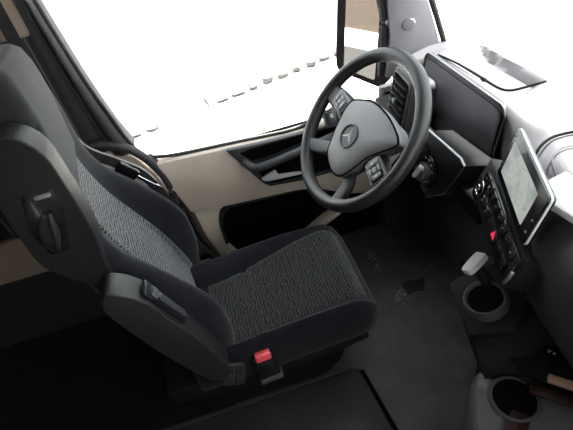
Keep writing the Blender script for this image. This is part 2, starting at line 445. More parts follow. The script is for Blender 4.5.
# right pillar (mirrored)
bm = B(); loft(bm, [[V((-p[0], p[1], p[2])) for p in r] for r in (
    [(-1.04,.78,.86),(-.945,.90,.86),(-1.03,1.02,.86)], [(-1.04,.80,1.0),(-.945,.875,1.0),(-1.03,.98,1.0)],
    [(-1.04,.70,1.4),(-.945,.74,1.4),(-1.03,.82,1.4)], [(-1.04,.52,1.95),(-.945,.55,1.95),(-1.03,.61,1.95)])])
struct('trim_4', bm, 'pillarlight', 'light grey pillar cover on the passenger side', 'pillar trim')
# windscreen
bm = B()
base = spline([(-1.0,1.03,.88),(-.8,1.17,.90),(-.4,1.27,.92),(0,1.3,.93),(.4,1.27,.92),(.8,1.17,.90),(1.0,1.03,.88)], 4)
top = spline([(-1.0,.60,1.97),(-.8,.74,1.97),(-.4,.85,1.97),(0,.88,1.97),(.4,.85,1.97),(.8,.74,1.97),(1.0,.60,1.97)], 4)
rings = []
for b_, t_ in zip(base, top): rings.append([b_, t_, t_+V((0,.006,0)), b_+V((0,.006,0))])
loft(bm, rings); struct('window_2', bm, 'glass', 'curved windscreen pane above the dashboard', 'window')

# ------------------------------------------------------------------ driver seat
st = thing('driver_seat', (-.6, .2, FZ), 'black air suspended driver seat with grey crinkled cloth centre and folded up armrest', 'seat')
XC = -.552
def cush(x, y):
    """height of the cushion top"""
    u = abs(x-XC)
    z = .462+.032*sst(-.05, .42, y)
    near = x > XC
    t0 = .152 if near else .085+.080*sst(-.04, .44, y)
    z -= .010*math.exp(-((y-.115)/.012)**2)*(u < t0+.02)
    z += ((.034 if near else .030)-.014*sst(.1, .45, y))*sst(t0, t0+(.03 if near else .045), u)
    z -= .05*max(0, (u-.178)/.030)**2.2
    z -= .055*max(0, (y-.40)/.08)**2.2
    return z
bm = B()
nx, ny = 44, 40
def ctop(i, j):
    y = -.10+.59*j; hw = .207-.045*max(0, (y-.39)/.10)**2.5; x = XC+hw*(2*i-1)
    return (x, y, cush(x, y))
R = grid(bm, ctop, nx, ny)
ring = [R[i][0] for i in range(nx+1)]+[R[nx][j] for j in range(1, ny+1)]+[R[i][ny] for i in range(nx-1, -1, -1)]+[R[0][j] for j in range(ny-1, 0, -1)]
prev = ring
for dz, sc in ((.385,1.015),(.35,1.0),(.325,.93)):
    cur = [bm.verts.new(V((XC+(v.co.x-XC)*sc, .2+(v.co.y-.2)*(1+(sc-1)*1.0), dz+.02*sst(.0,.45,v.co.y)))) for v in ring]
    for a in range(len(ring)):
        b = (a+1) % len(ring); bm.faces.new((prev[a], cur[a], cur[b], prev[b]))
    prev = cur
bm.faces.new(prev)
obj('seat_cushion', bm, 'velourside', st, 60)
# cushion centre panel
def patch(fn, x0, x1, v0, v1, nu, nv, lift, name, mat, taper=None):
    bm = B(); rows = []
    for i in range(nu+1):
        for_ = []
        for j in range(nv+1):
            a, c = i/nu, j/nv
            w = taper(c) if taper else 1
            xa = x0(c) if callable(x0) else x0
            x = (xa+x1)/2+(a-.5)*(x1-xa)*w; v = v0+(v1-v0)*c
            e = min(a, 1-a)*nu/2.; e2 = min(c, 1-c)*nv/2.
            k = min(1, e, e2)
            for_.append(bm.verts.new(V(fn(x, v, -.012+(lift+.012)*math.sqrt(max(0, k))))))
        rows.append(for_)
    for i in range(nu):
        for j in range(nv): bm.faces.new((rows[i][j], rows[i+1][j], rows[i+1][j+1], rows[i][j+1]))
    return obj(name, bm, mat, st, 70)
patch(lambda x, y, l: (x, y, cush(x, y)+l), lambda c: XC-.10-.073*sst(.0, .95, c), XC+.166, -.03, .474, 40, 48, .004, 'seat_insert', 'insert_c', taper=lambda c: 1-.10*max(0, (c-.8)/.2)**2.5)
XC = -.6
# backrest
EDGE = [(.42,-.01),(.51,.012),(.6,.018),(.68,.010),(.78,-.04),(.86,-.095),(.92,-.14),(1.0,-.165),(1.12,-.165),(1.30,-.168)]
MID = [(.42,-.04),(.5,-.05),(.6,-.07),(.7,-.095),(.8,-.13),(.9,-.165),(1.0,-.185),(1.12,-.19),(1.30,-.195)]
HALF = [(.42,.235),(.6,.245),(.8,.243),(.95,.232),(1.1,.222),(1.22,.205),(1.28,.16)]
def back(x, z, l=0):
    u = min(1, abs(x-XC)/.24)
    e, m = slerp(EDGE, z), slerp(MID, z)
    t = sst(.45, .86, u)
    y = m+(e-m)*t - .05*max(0, (u-.86)/.14)**2
    return (x, y+l+.036*(x-XC)/.24, z)
bm = B(); rings = []
NZ = 34
for k in range(NZ+1):
    z = .43+(1.285-.43)*k/NZ
    hw = slerp(HALF, z)
    fr = []
    for i in range(29):
        s = -1+2*i/28; x = XC+hw*s
        # evaluate on the normalised width so the bolsters follow the outline
        u = .24*s
        p = back(XC+u, z); fr.append(V((x, p[1], z)))
    yb = slerp([(.42,-.13),(.7,-.19),(.9,-.225),(1.0,-.245),(1.3,-.265)], z)
    bk = [V((XC+hw*.97, (fr[-1].y*2+yb)/3, z)), V((XC+hw*.9, yb+.01, z)), V((XC+hw*.5, yb, z)), V((XC-hw*.5, yb, z)), V((XC-hw*.9, yb+.01, z)), V((XC-hw*.97, (fr[0].y*2+yb)/3, z))]
    rings.append(fr+bk)
loft(bm, rings)
obj('backrest', bm, 'velour', st, 70)
patch(lambda x, z, l: (lambda p: (x, p[1]+l, z))(back(XC+(x-XC)*.24/slerp(HALF, z), z)), -.755, -.445, .475, 1.10, 34, 50, .006, 'backrest_insert', 'insert_b', taper=lambda c: 1-.25*c)
# upper back and integrated headrest
bm = B(); rings = []
for z, w, yf, yb in ((1.06,.172,-.170,-.26),(1.14,.168,-.162,-.265),(1.20,.165,-.158,-.27),(1.26,.16,-.154,-.272),(1.30,.155,-.155,-.27),(1.328,.145,-.160,-.266),(1.342,.125,-.170,-.256)):
    o = rrect(2*w, yf-yb, .035, 5); rings.append([V((XC+.012+a+.012*sst(1.2,1.32,z), (yf+yb)/2+b+.15*a, z+.10*a*sst(1.2,1.32,z))) for a, b in o])
loft(bm, rings); obj('headrest', bm, 'headcloth', st, 60)
# plastic shell on the inner side of the backrest
bm = B()
sh = spline([(-.150,1.275,0),(-.124,1.235,0),(-.122,1.165,0),(-.122,1.097,0),(-.128,1.023,0),(-.140,.952,0),(-.138,.86,0),(-.118,.72,0),(-.12,.62,0),(-.15,.66,0),(-.175,.80,0),(-.190,.90,0),(-.221,.945,0),(-.252,1.0,0),(-.252,1.077,0),(-.246,1.14,0),(-.24,1.21,0),(-.225,1.255,0),(-.19,1.282,0)], 3, True)
prism(bm, [(-.415, a, b) for a, b, _ in sh], (.058,0,0), .026, 6)
obj('side_shell', bm, 'seatplastic', st, 50)
# recessed recline handle on the shell
hb = B(); prism(hb, [(-.362,a,b) for a,b in ((-.200,1.172),(-.145,1.168),(-.145,1.124),(-.183,1.022),(-.222,1.022),(-.228,1.09))], (.006,0,0), .004)
hz = obj('recline_bezel', hb, 'blackgloss', st)
bm = B(); lathe(bm, [(.038,0),(.038,.004),(.032,.006),(.029,.001),(.001,.0005)], frame((-.356,-.195,1.078), (0,-.30,-1.0), (0,1,-.30)) @ Matrix.Diagonal((1.25,.46,1.5,1)), 28)
obj('handle_cup', bm, 'armrest', hz)
bm = B(); tube(bm, spline([(-.352,-.174,1.122),(-.345,-.176,1.105),(-.343,-.183,1.08),(-.345,-.192,1.05),(-.352,-.199,1.035)], 5), .005, 8); obj('recline_handle', bm, 'armrest', hz)
bm = B(); box(bm, (-.354,-.166,1.160), (.008,.03,.010), .004); obj('latch_button', bm, 'hub', hz)
# armrest, folded up against the backrest
bm = B()
ar = spline([(-.163,.918,0),(-.142,.936,0),(-.110,.915,0),(-.085,.880,0),(-.072,.85,0),(-.058,.795,0),(-.043,.755,0),(-.022,.69,0),(-.002,.61,0),(.012,.55,0),(.010,.500,0),(-.02,.480,0),(-.052,.512,0),(-.096,.620,0),(-.133,.735,0),(-.156,.825,0),(-.168,.880,0)], 3, True)
prism(bm, [(-.352, a, b) for a, b, _ in ar], (.066,0,0), .018, 4)
a_ = obj('armrest', bm, 'armrest', st, 50)
bm = B()
d_ = V((0,.045,-.125)).normalized(); f_ = frame((-.335,-.078,.882), (1,0,0), V((1,0,0)).cross(d_)*-1)
f_ = frame((-.318,-.084,.874), (1,0,0), d_.cross(V((1,0,0))))
lathe(bm, [(.012,-.002),(.019,0),(.0195,.018),(.016,.022),(.0155,.026),(.0185,.028),(.0185,.115),(.016,.122),(.004,.124)], f_, 24)
obj('adjuster_knob', bm, 'hubdark', a_)
bm = B(); lathe(bm, [(.0205,.0),(.0215,.004),(.0215,.014),(.0205,.018)], f_, 24); obj('knob_collar', bm, 'console', a_)
bm = B(); box(bm, (0,0,0), (.045,.012,.145), .005, frame((-.318,-.068,.82), (1,0,0), d_.cross(V((1,0,0)))) @ Matrix.Translation((0,-.012,-.005)))
obj('knob_recess', bm, 'blackgloss', a_)
# hinge panel with switches
fs = frame((-.318,.010,.447), (.0,.62,-.28), (-.55,.25,.6))
bm = B(); prism(bm, [(a,b,0) for a,b in rrect(.062,.062,.008)], (0,0,.014), .003, mat=fs); sp = obj('switch_panel', bm, 'seatplastic', st)
for q in range(2):
    for w in range(2):
        bm = B(); box(bm, (-.013+.026*q, -.013+.026*w, .016), (.021,.021,.004), .002, fs); obj('switch', bm, 'black', sp)
# belt buckle
fb = frame((-.335,.105,.43), (.0,1,.10), (-.35,-.05,.95))
bm = B(); box(bm, (0,-.012,0), (.062,.085,.034), .006, fb); bk = obj('belt_buckle', bm, 'blackgloss', st)
bm = B(); box(bm, (.002,.024,.007), (.046,.024,.030), .004, fb); obj('release_button', bm, 'red', bk, label='red release button')
bm = B(); box(bm, (0,-.062,0), (.07,.02,.036), .004, fb); obj('buckle_bracket', bm, 'console', bk)
# under structure
bm = B(); prism(bm, yz(-.80, [(-.16,.34),(.40,.34),(.36,.16),(.30,FZ+.0075),(-.12,FZ+.0075),(-.18,.2)]), (.40,0,0), .02); obj('pedestal', bm, 'black', st)
bm = B(); prism(bm, yz(-.84, [(-.2,.40),(.0,.38),(.30,.345),(.44,.345),(.44,.33),(.30,.30),(-.05,.29),(-.2,.32)]), (.49,0,0), .012); obj('seat_frame', bm, 'black', st)
bm = B(); box(bm, (-.865,-.03,.33), (.025,.05,.07), .006); an = obj('belt_anchor', bm, 'console', st)
bm = B(); box(bm, (-.853,-.02,.355), (.012,.03,.02), .004); obj('anchor_bolt', bm, 'silver', an)

# ------------------------------------------------------------------ seat belt
sb = thing('seat_belt', (-.93,-.2,.7), 'dark seat belt with pale edges and metal tongue hanging behind the driver seat', 'seat belt')
pth = spline([(-.935,-.262,1.40),(-.925,-.262,1.08),(-.90,-.243,.95),(-.90,-.159,.857),(-.90,-.10,.78),(-.905,-.06,.60),(-.905,-.04,.36)], 6)
def ribbon(w, t, path, off=0):
    bm = B(); rings = []
    for i, p in enumerate(path):
        tg = (path[min(i+1, len(path)-1)]-path[max(i-1, 0)]).normalized()
        nrm = V((1,.0,.25)); nrm = (nrm-tg*nrm.dot(tg)).normalized(); sd = tg.cross(nrm)
        rings.append([p+sd*(off+a*w)+nrm*b*t for a, b in ((-.5,-.5),(.5,-.5),(.5,.5),(-.5,.5))])
    loft(bm, rings); return bm
obj('webbing', ribbon(.034, .002, pth), 'webbing', sb)
for s_ in (-.0175, .0175): obj('webbing_edge', ribbon(.0035, .004, pth[6:26], s_), 'webedge', sb)
bm = B(); pa, pb = V((-.885,-.165,.865)), V((-.875,-.052,.722)); dd = (pb-pa).normalized()
ft = frame(pa, dd, V((1,0,0)).cross(dd))
box(bm, (.035,0,0), (.07,.042,.014), .005, ft); tg_ = obj('tongue', bm, 'blackgloss', sb)
bm = B(); box(bm, (.11,0,0), (.085,.012,.005), .002, ft); box(bm, (.145,0,0.001), (.022,.020,.006), .002, ft); obj('tongue_plate', bm, 'chrome', tg_, label='metal tongue plate')

# ------------------------------------------------------------------ steering wheel
W = V((-.5937,.5261,.9428)); tt, aa, RO = .7335, .0782, .2284
U = V((0,math.sin(tt),math.cos(tt))); N = V((0,-math.cos(tt),math.sin(tt))); X = V((1,0,0))
X2 = X*math.cos(aa)-N*math.sin(aa); N2 = X*math.sin(aa)+N*math.cos(aa)
WF = Matrix(((X2.x,U.x,N2.x,W.x),(X2.y,U.y,N2.y,W.y),(X2.z,U.z,N2.z,W.z),(0,0,0,1)))
WT = WF.copy()
sw = thing('steering_wheel', tuple(W), 'black four spoke steering wheel with grey hub, star emblem and button pads', 'steering wheel')
bm = B()
rings = []
rt = .0195
for k in range(72):
    a = 2*PI*k/72; c = V((math.cos(a), math.sin(a), 0))
    rings.append([WF @ (c*((RO-rt)+rt*.92*math.cos(q))+V((0,0,rt*1.05*math.sin(q)))) for q in [2*PI*j/16 for j in range(16)]])
rings.append(rings[0][:]); R = loft(bm, rings, True, False); bmesh.ops.remove_doubles(bm, verts=bm.verts[:], dist=1e-6)
obj('rim', bm, 'rim', sw, 60)
def spoke(pts, wid, thick, mat, name='spoke'):
    bm = B(); P = spline(pts, 5); rings = []
    for i, p in enumerate(P):
        tg = (P[min(i+1, len(P)-1)]-P[max(i-1, 0)]).normalized(); sd = V((0,0,1)).cross(tg).normalized(); f = i/(len(P)-1)
        w = wid[0]+(wid[1]-wid[0])*f
        o = rrect(w, thick, thick*.42, 3); rings.append([WT @ (p+sd*a+V((0,0,b))) for a, b in o])
    loft(bm, rings); return obj(name, bm, mat, sw, 60)
sl = spoke([(-.06,.01,-.014),(-.125,.014,-.014),(-.175,.016,-.010),(-.212,.016,0)], (.075,.052), .024, 'rim')
sr = spoke([(.07,-.005,-.014),(.145,-.030,-.014),(.18,-.036,-.010),(.210,-.042,0)], (.075,.052), .024, 'rim')
spoke([(-.03,-.075,-.008),(-.08,-.11,-.010),(-.155,-.148,0)], (.040,.046), .020, 'rim')
spoke([(.065,-.085,-.008),(.092,-.125,-.010),(.105,-.190,0)], (.038,.044), .020, 'rim')
# airbag cover: rounded shield, domed
def shield(sc):
    base = [(-.080,.038),(-.044,.066),(.005,.084),(.075,.084),(.135,.070),(.158,.056),(.152,.040),(.130,.012),(.104,-.024),(.084,-.08),(.066,-.112),(.040,-.123),(.006,-.120),(-.036,-.101),(-.052,-.07),(-.070,-.025)]
    cx, cy = .030, -.015
    return [V((cx+(a-cx)*sc, cy+(b-cy)*sc, 0)) for a, b in base]
bm = B(); rings = []
for sc, hh in ((.90,-.035),(1.0,-.02),(1.02,.004),(1.0,.013),(.94,.018),(.80,.022),(.55,.025),(.25,.026)):
    rings.append([WT @ (p+V((0,0,hh-.002))) for p in spline(shield(sc), 4, True)])
loft(bm, rings); cv = obj('airbag_cover', bm, 'hub', sw, 50)
bm = B(); tube(bm, [WT @ (p+V((0,0,.011))) for p in spline(shield(1.012), 4, True)], .0022, 6, True); obj('cover_seam', bm, 'seam_and_shade', cv)
# star emblem in its ring
EM = WT @ Matrix.Translation((.014,-.020,.0245))
bm = B(); tube(bm, [EM @ V((.031*math.cos(a), .031*math.sin(a), .001)) for a in [2*PI*k/40 for k in range(40)]], .0028, 8, True)
em = obj('emblem', bm, 'hubdark', cv)
bm = B(); lathe(bm, [(.030,-.004),(.030,-.0005),(.001,-.0002)], EM, 32); obj('emblem_disc', bm, 'hubdark', em)
bm = B()
for k in range(3):
    a = PI/2+k*2*PI/3; c = V((math.cos(a), math.sin(a), 0)); s = V((-math.sin(a), math.cos(a), 0))
    tip = EM @ (c*.0295+V((0,0,.001))); l_ = EM @ (s*.0058+c*.003); r_ = EM @ (-s*.0058+c*.003); pk = EM @ V((0,0,.0042)); bb = EM @ V((0,0,-.0008))
    vs = [bm.verts.new(p) for p in (tip, l_, r_, pk, bb)]
    for q in ((0,1,3),(0,3,2),(0,2,4),(0,4,1),(1,2,3),(1,4,2)): bm.faces.new([vs[i] for i in q])
obj('emblem_star', bm, 'mark', em, 5)
# button pads
for (cx, cy, rot) in ((-.127,.018,-.12), (.150,-.030,-.30)):
    F_ = WT @ Matrix.Translation((cx,cy,.0)) @ Matrix.Rotation(rot, 4, 'Z')
    bm = B(); prism(bm, [(a,b,0) for a, b in rrect(.070,.050,.010)], (0,0,.007), .002, mat=F_); pd = obj('button_pad', bm, 'hub', sw)
    bm = B(); prism(bm, [(a,b,.0035) for a, b in rrect(.062,.042,.008)], (0,0,.0042), .001, mat=F_); obj('pad_face', bm, 'blackgloss', pd)
    for bx, by, bw, bh in ((-.019,.0,.013,.030),(.019,0,.013,.030),(0,.0135,.020,.009),(0,-.0135,.020,.009),(0,0,.018,.013)):
        bm = B(); box(bm, (bx,by,.0085), (bw,bh,.004), .0015, F_); obj('button', bm, 'hub', pd)
        bm = B(); box(bm, (bx,by,.0107), (bw*.42,bh*.25,.0006), 0, F_); obj('button_symbol', bm, 'white', pd)
# cover behind the hub
bm = B(); rings = []
for h, w, hh, dy in ((-.026,.100,.070,.008),(-.045,.105,.072,.005),(-.065,.095,.066,.005)):
    rings.append([WF @ V((.02+a, dy+b, h)) for a, b in rrect(2*w, 2*hh, .03, 5)])
loft(bm, rings); obj('hub_back', bm, 'hub', sw, 50)

# ------------------------------------------------------------------ dashboard
db = thing('dashboard', (-.1,.95,.5), 'black truck dashboard with instrument hood, centre switches, screen and cup holders', 'dashboard')
YR = [(-1.0,.835),(-.88,.840),(-.83,.850),(-.435,.850),(-.40,.842),(-.34,.825),(-.22,.775),(-.1,.69),(.1,.66),(1.04,.66)]
ZR = [(-1.0,.925),(-.88,.945),(-.80,.985),(-.46,.992),(-.36,.985),(-.1,.985),(.2,.985),(1.04,.985)]
def recess(x, y):
    e = min((x+.75)/.09, (-.488+.10*(.985-y)-.0-x)/.012, (.985-y)/.010, (y-.885)/.012)
    return -.028*max(0, min(1, e+.5))
bm = B()
xs = [-1.0+2.04*i/204 for i in range(205)]
cols = []
for x in xs:
    yr, zr = lerp(YR, x), lerp(ZR, x)
    soft = .016+.055*sst(-.44,-.33,x)-.03*sst(-.1,.1,x)
    P = [V((x, yr+.10, .66)), V((x, yr+.03, .72)), V((x, yr+.004, .82)), V((x, yr, zr-.10)), V((x, yr+.001, zr-soft*1.6))]
    for q in range(1, 9):
        a = PI/2*q/8
        P.append(V((x, yr+soft*1.0*(1-math.cos(a)), zr-soft*1.6*(1-math.sin(a)))))
    y0 = yr+soft
    y1 = 1.26-.30*max(0, (abs(x)-.55)/.47)**2
    for q in range(1, 50):
        y = y0+(y1-y0)*q/49
        z = zr+.012*math.sin(PI*q/49)
        z += recess(x, y)
        P.append(V((x, y, z)))
    P += [V((x, y1+.01, zr-.08)), V((x, 1.10, .70)), V((x, yr+.14, .655))]
    cols.append(P)
loft(bm, cols)
dt = obj('dash_top', bm, 'dashtop', db, 50)
# steering column
bm = B(); rings = []
for h, w, hh, dy in ((-.068,.060,.050,.01),(-.11,.055,.05,.01),(-.15,.045,.04,.015),(-.26,.04,.035,.02)):
    rings.append([WF @ V((.0+a, dy+b, h)) for a, b in rrect(2*w, 2*hh, .03, 5)])
loft(bm, rings); obj('steering_column', bm, 'black', db, 50)
# lid edge seam around the recess
bm = B(); tube(bm, spline([(-.79,.868,.988),(-.70,.874,.996),(-.60,.878,.998),(-.52,.882,.998),(-.492,.90,.999),(-.487,.95,1.0),(-.484,.988,1.001)], 5), .0035, 6); obj('lid_seam', bm, 'seam_and_shade', dt)
bm = B(); box(bm, (-.598,.893,.985), (.018,.010,.010), .003); obj('light_sensor', bm, 'blackgloss', dt)
# instrument display facing the driver
FI = frame((-.635,.842,.879), (1,0,0), (0,.10,1))
bm = B(); prism(bm, [(a,b,0) for a, b in rrect(.40,.226,.028,6)], (0,0,-.012), .003, mat=FI); ic = obj('instrument_hood', bm, 'instr', db)
bm = B(); prism(bm, [(a,b,.001) for a, b in rrect(.378,.200,.02,6)], (0,0,.003), .001, mat=FI @ Matrix.Translation((0,-.003,0))); obj('instrument_screen', bm, 'instr', ic)
bm = B(); tube(bm, [FI @ V((a,b,.002)) for a, b in rrect(.398,.224,.028,6)], .0022, 8, True); obj('hood_edge', bm, 'console', ic)
# ledge under the display and light switch panel
bm = B(); prism(bm, [(-.995,.748,.785),(-.995,.748,.72),(-.995,.90,.70),(-.995,.90,.785)], (.66,0,0), .008); obj('lower_ledge', bm, 'black', db)
FL = frame((-.518,.735,.812), (1,-.05,.10), (0,.25,1))
bm = B(); prism(bm, [(a,b,0) for a, b in ((-.10,.055),(.085,.055),(.105,.045),(.055,-.07),(-.02,-.125),(-.06,-.12),(-.10,-.06))], (0,0,-.10), .006, mat=FL); lp = obj('light_switch_panel', bm, 'black', db)
bm = B(); tube(bm, [FL @ V((a,b,.001)) for a, b in ((-.10,.057),(0,.058),(.085,.058),(.108,.048))], .003, 6); obj('panel_edge', bm, 'silver', lp)
bm = B(); tube(bm, [FL @ V((a,b,.001)) for a, b in ((.108,.044),(.06,-.066),(-.015,-.125))], .0018, 6); obj('panel_edge', bm, 'console', lp)
FK = FL @ Matrix.Translation((-.040,-.048,0)) @ Matrix.Scale(1.3, 4)
bm = B(); lathe(bm, [(.038,0),(.038,.006),(.034,.010),(.026,.010),(.026,.004)], FK, 32); kb = obj('light_switch', bm, 'blackgloss', lp)
bm = B(); lathe(bm, [(.022,.004),(.022,.022),(.019,.026),(.002,.026)], FK, 24); obj('switch_knob', bm, 'dash', kb)
bm = B(); box(bm, (0,0,.028), (.010,.040,.010), .003, FK @ Matrix.Rotation(-.5, 4, 'Z')); box(bm, (.008,.014,.027), (.016,.010,.006), .002, FK); obj('knob_grip', bm, 'mark', kb)
bm = B()
for k in range(5):
    a = .4+k*.5; box(bm, (.031*math.cos(a), .031*math.sin(a), .0108), (.006,.003,.001), 0, FK)
obj('switch_symbols', bm, 'mark', kb)
# left vent facing the driver
FV = frame((-.828,.765,.850), (1,-.12,.05), (0,.18,1))
bm = B(); prism(bm, [(a,b,0) for a, b in rrect(.165,.175,.02)], (0,0,-.09), .006, mat=FV); vn = obj('air_vent', bm, 'dash', db)
bm = B(); prism(bm, [(a,b,.0) for a, b in rrect(.125,.14,.012)], (0,0,.003), .001, mat=FV); obj('vent_opening', bm, 'seam_and_shade', vn)
for k in range(6):
    bm = B(); box(bm, (0,-.055+.022*k,.008), (.120,.004,.016), .001, FV); obj('vent_slat', bm, 'black', vn)
bm = B(); box(bm, (.005,.0,.020), (.022,.018,.012), .003, FV); obj('vent_slider', bm, 'console', vn)
bm = B(); tube(bm, [FV @ V((a,b,.003)) for a, b in rrect(.138,.152,.016)], .005, 8, True); obj('vent_frame', bm, 'dash', vn)
# window switch block on the door end of the dash
FB = frame((-.945,.60,.785), (.0,1,.05), (-.5,-.05,.85))
bm = B(); prism(bm, [(a,b,0) for a, b in rrect(.12,.06,.012)], (0,0,-.03), .004, mat=FB); ws = obj('window_switch_block', bm, 'console', dr); ws['kind'] = 'structure'
for k in range(3):
    bm = B(); box(bm, (-.036+.036*k,0,.004), (.030,.044,.010), .003, FB); obj('window_switch', bm, 'hubdark', ws)
    bm = B(); box(bm, (-.036+.036*k,.006,.0096), (.010,.014,.001), 0, FB); obj('window_symbol', bm, 'white', ws)

# centre stack: local frame facing rear and towards the driver
ya = -.40
e_ = V((math.cos(ya), math.sin(ya), 0)); f2 = V((-math.sin(ya), math.cos(ya), 0))
def cframe(o, tau): return frame(o, e_, f2*math.sin(tau)+V((0,0,math.cos(tau))))
FC = cframe((-.32,.75,.85), .30)
bm = B()     # carrier of the switch rows
prism(bm, [(a,b,.0) for a, b in ((-.085,.045),(.255,.045),(.255,-.04),(.24,-.055),(.02,-.06),(-.09,-.06))], (0,0,-.16), .006, mat=FC); cst = obj('centre_stack', bm, 'black', db)
bm = B(); prism(bm, [(a,b,.0) for a, b in ((-.045,.036),(.245,.036),(.245,.004),(-.045,.004))], (0,0,.006), .002, mat=FC); sw1 = obj('switch_row', bm, 'blackgloss', cst)
for k in range(8):
    bm = B(); box(bm, (-.026+.034*k,.020,.007), (.030,.026,.006), .002, FC); b1 = obj('row_button', bm, 'blackgloss', sw1)
    bm = B(); box(bm, (-.026+.034*k+random.uniform(-.003,.003),.022,.0104), (.003+.003*(k % 2),.0018,.0006), 0, FC); obj('button_symbol', bm, 'white', sw1)
bm = B(); prism(bm, [(a,b,.0) for a, b in ((-.075,.0),(.248,.0),(.248,-.034),(-.075,-.034))], (0,0,.004), .002, mat=FC); sw2 = obj('lower_switch_row', bm, 'black', cst)
for k in range(6):
    bm = B(); box(bm, (.015+.038*k,-.017,.005), (.036,.028,.006), .002, FC); obj('rocker_switch', bm, 'blackgloss', sw2)
for k, lw in ((0,.010),(1,.012),):
    bm = B(); box(bm, (.005+.040*k,-.010,.0085), (lw,.003,.0006), 0, FC); box(bm, (.005+.040*k,-.021,.0085), (.005,.003,.0006), 0, FC); obj('rocker_symbol', bm, 'white', sw2)
bm = B()
tri = [V((math.cos(a)*.0125, math.sin(a)*.0125, .0082)) for a in (PI/2, PI/2+2*PI/3, PI/2+4*PI/3)]
prism(bm, tri, (0,0,.0012), 0, mat=FC @ Matrix.Translation((.126,-.018,0))); obj('hazard_triangle', bm, 'redlit', sw2, label='lit red hazard triangle')
bm = B(); box(bm, (.2485,-.016,.003), (.006,.044,.010), .002, FC); obj('chrome_trim', bm, 'chrome', sw2)
FG = FC @ Matrix.Translation((-.030,-.014,.004))
bm = B(); lathe(bm, [(.020,0),(.020,.004),(.017,.007),(.0165,.004),(.0125,.004),(.0125,.010),(.010,.012),(.001,.012)], FG, 28); sg = obj('start_button', bm, 'blackgloss', sw2)
bm = B(); tube(bm, [FG @ V((.0185*math.cos(a), .0185*math.sin(a), .006)) for a in [2*PI*k/28 for k in range(28)]], .0018, 6, True)
tube(bm, [FG @ V((.0095*math.cos(a), .0095*math.sin(a), .0125)) for a in [2*PI*k/20 for k in range(20)]], .0014, 6, True); obj('button_ring', bm, 'chrome', sg)
# tablet style screen
FT = cframe((-.30,.755,.98), .18)
bm = B(); prism(bm, [(a+.110,b+.003,0) for a, b in rrect(.224,.120,.008,5)], (0,0,-.014), .003, mat=FT); td = obj('touch_display', bm, 'blackgloss', db)
bm = B(); prism(bm, [(a+.110,b+.003,-.004) for a, b in rrect(.2275,.1235,.010,5)], (0,0,-.005), .001, mat=FT); obj('display_rim', bm, 'silver', td)
bm = B(); prism(bm, [(a+.102,b+.002,.0003) for a, b in rrect(.168,.080,.002,2)], (0,0,.0012), mat=FT); obj('display_screen', bm, 'screen', td)
for px, py in ((.010,.050),(.212,.0),(.212,-.03)):
    bm = B(); lathe(bm, [(.0022,0),(.0022,.0012),(.0005,.0012)], FT @ Matrix.Translation((px,py,0)), 10); obj('display_key', bm, 'mark', td)
bm = B(); box(bm, (.11,-.045,-.045), (.10,.03,.06), .008, FT); obj('display_bracket', bm, 'black', td)
# ledge with the first cup holder and the parking brake lever
FP = cframe((-.19,.70,.60), 1.22)
bm = B(); prism(bm, [(a,b,-.012) for a, b in ((-.115,-.035),(-.090,-.088),(-.055,-.080),(.078,-.062),(.084,.050),(-.02,.105),(-.07,.12),(-.14,.10))], (0,0,-.030), .006, mat=FP); cl = obj('cup_holder_ledge', bm, 'black', db)
CUP1 = FP
bm = B(); lathe(bm, [(.0385,-.020),(.0430,.016),(.0475,.026),(.0520,.024),(.0545,.014),(.0520,-.014)], CUP1, 40, False); ch = obj('cup_holder', bm, 'console', cl)
bm = B(); lathe(bm, [(.0432,.016),(.0425,.004),(.041,-.0095),(.001,-.0105)], CUP1, 40, True); obj('cup_shade', bm, 'seam_and_shade', ch)  # cup interior coloured near-black as the shade of a hole
FBk = frame((-.262,.70,.672), (.35,-.85,-.25), (.75,.2,.55))
bm = B(); loft(bm, [[FBk @ V((s, a*w, b)) for a, b in rrect(1, .016, .006, 3)] for s, w in ((-.034,.030),(-.026,.036),(.0,.038),(.022,.034),(.032,.024))]); lv = obj('parking_brake_lever', bm, 'silver', db, label='silver parking brake paddle')
bm = B(); box(bm, (.0,.0,-.045), (.03,.03,.06), .008, FBk); obj('lever_base', bm, 'black', lv)
# apron between the ledge and the lower console
bm = B(); loft(bm, [[V(p) for p in r] for r in (
    [(-.298,.672,.560),(-.145,.635,.565),(-.105,.716,.60),(-.105,.95,.62),(-.31,.95,.60)],
    [(-.24,.665,.53),(-.13,.64,.53),(-.095,.72,.53),(-.09,.95,.53),(-.25,.95,.53)],
    [(-.19,.655,.49),(-.10,.64,.49),(-.06,.74,.49),(-.06,.95,.49),(-.2,.95,.49)],
    [(-.115,.65,.44),(-.06,.64,.44),(-.03,.74,.44),(-.03,.95,.44),(-.13,.95,.44)],
    [(-.11,.66,FZ+.001),(-.06,.66,FZ+.001),(-.03,.74,FZ+.001),(-.03,.93,FZ+.001),(-.13,.93,FZ+.001)])]); obj('console_apron', bm, 'black', db)
bm = B(); prism(bm, [(-.09,.70,.455),(-.03,.742,.455),(.06,.842,.455),(.20,.96,.455),(.5,.96,.455),(.5,1.0,.455),(-.10,1.0,.455)], (0,0,.045), .004); box(bm, (.24,1.0,.58), (.66,.04,.30)); obj('glove_shelf', bm, 'black', db)
bm = B()
outl = spline([(-.09,.68,0),(-.095,.635,0),(-.045,.588,0),(.04,.545,0),(.20,.53,0),(.5,.53,0),(.5,.95,0),(.0,.95,0),(-.09,.80,0)], 4, True)
rings = [[V((p.x*1+(.02)*(1-s), p.y, z)) for p in outl] for z, s in ((FZ+.001,1),(.40,1))]
def shrink(s): 
    c = V((.2,.75,0)); return [c+(p-c)*s for p in outl]
rings = [[V((p.x, p.y, z)) for p in shrink(s)] for z, s in ((FZ+.001,.96),(.38,.99),(.42,1.0),(.44,.985),(.452,.95),(.452,.55))]
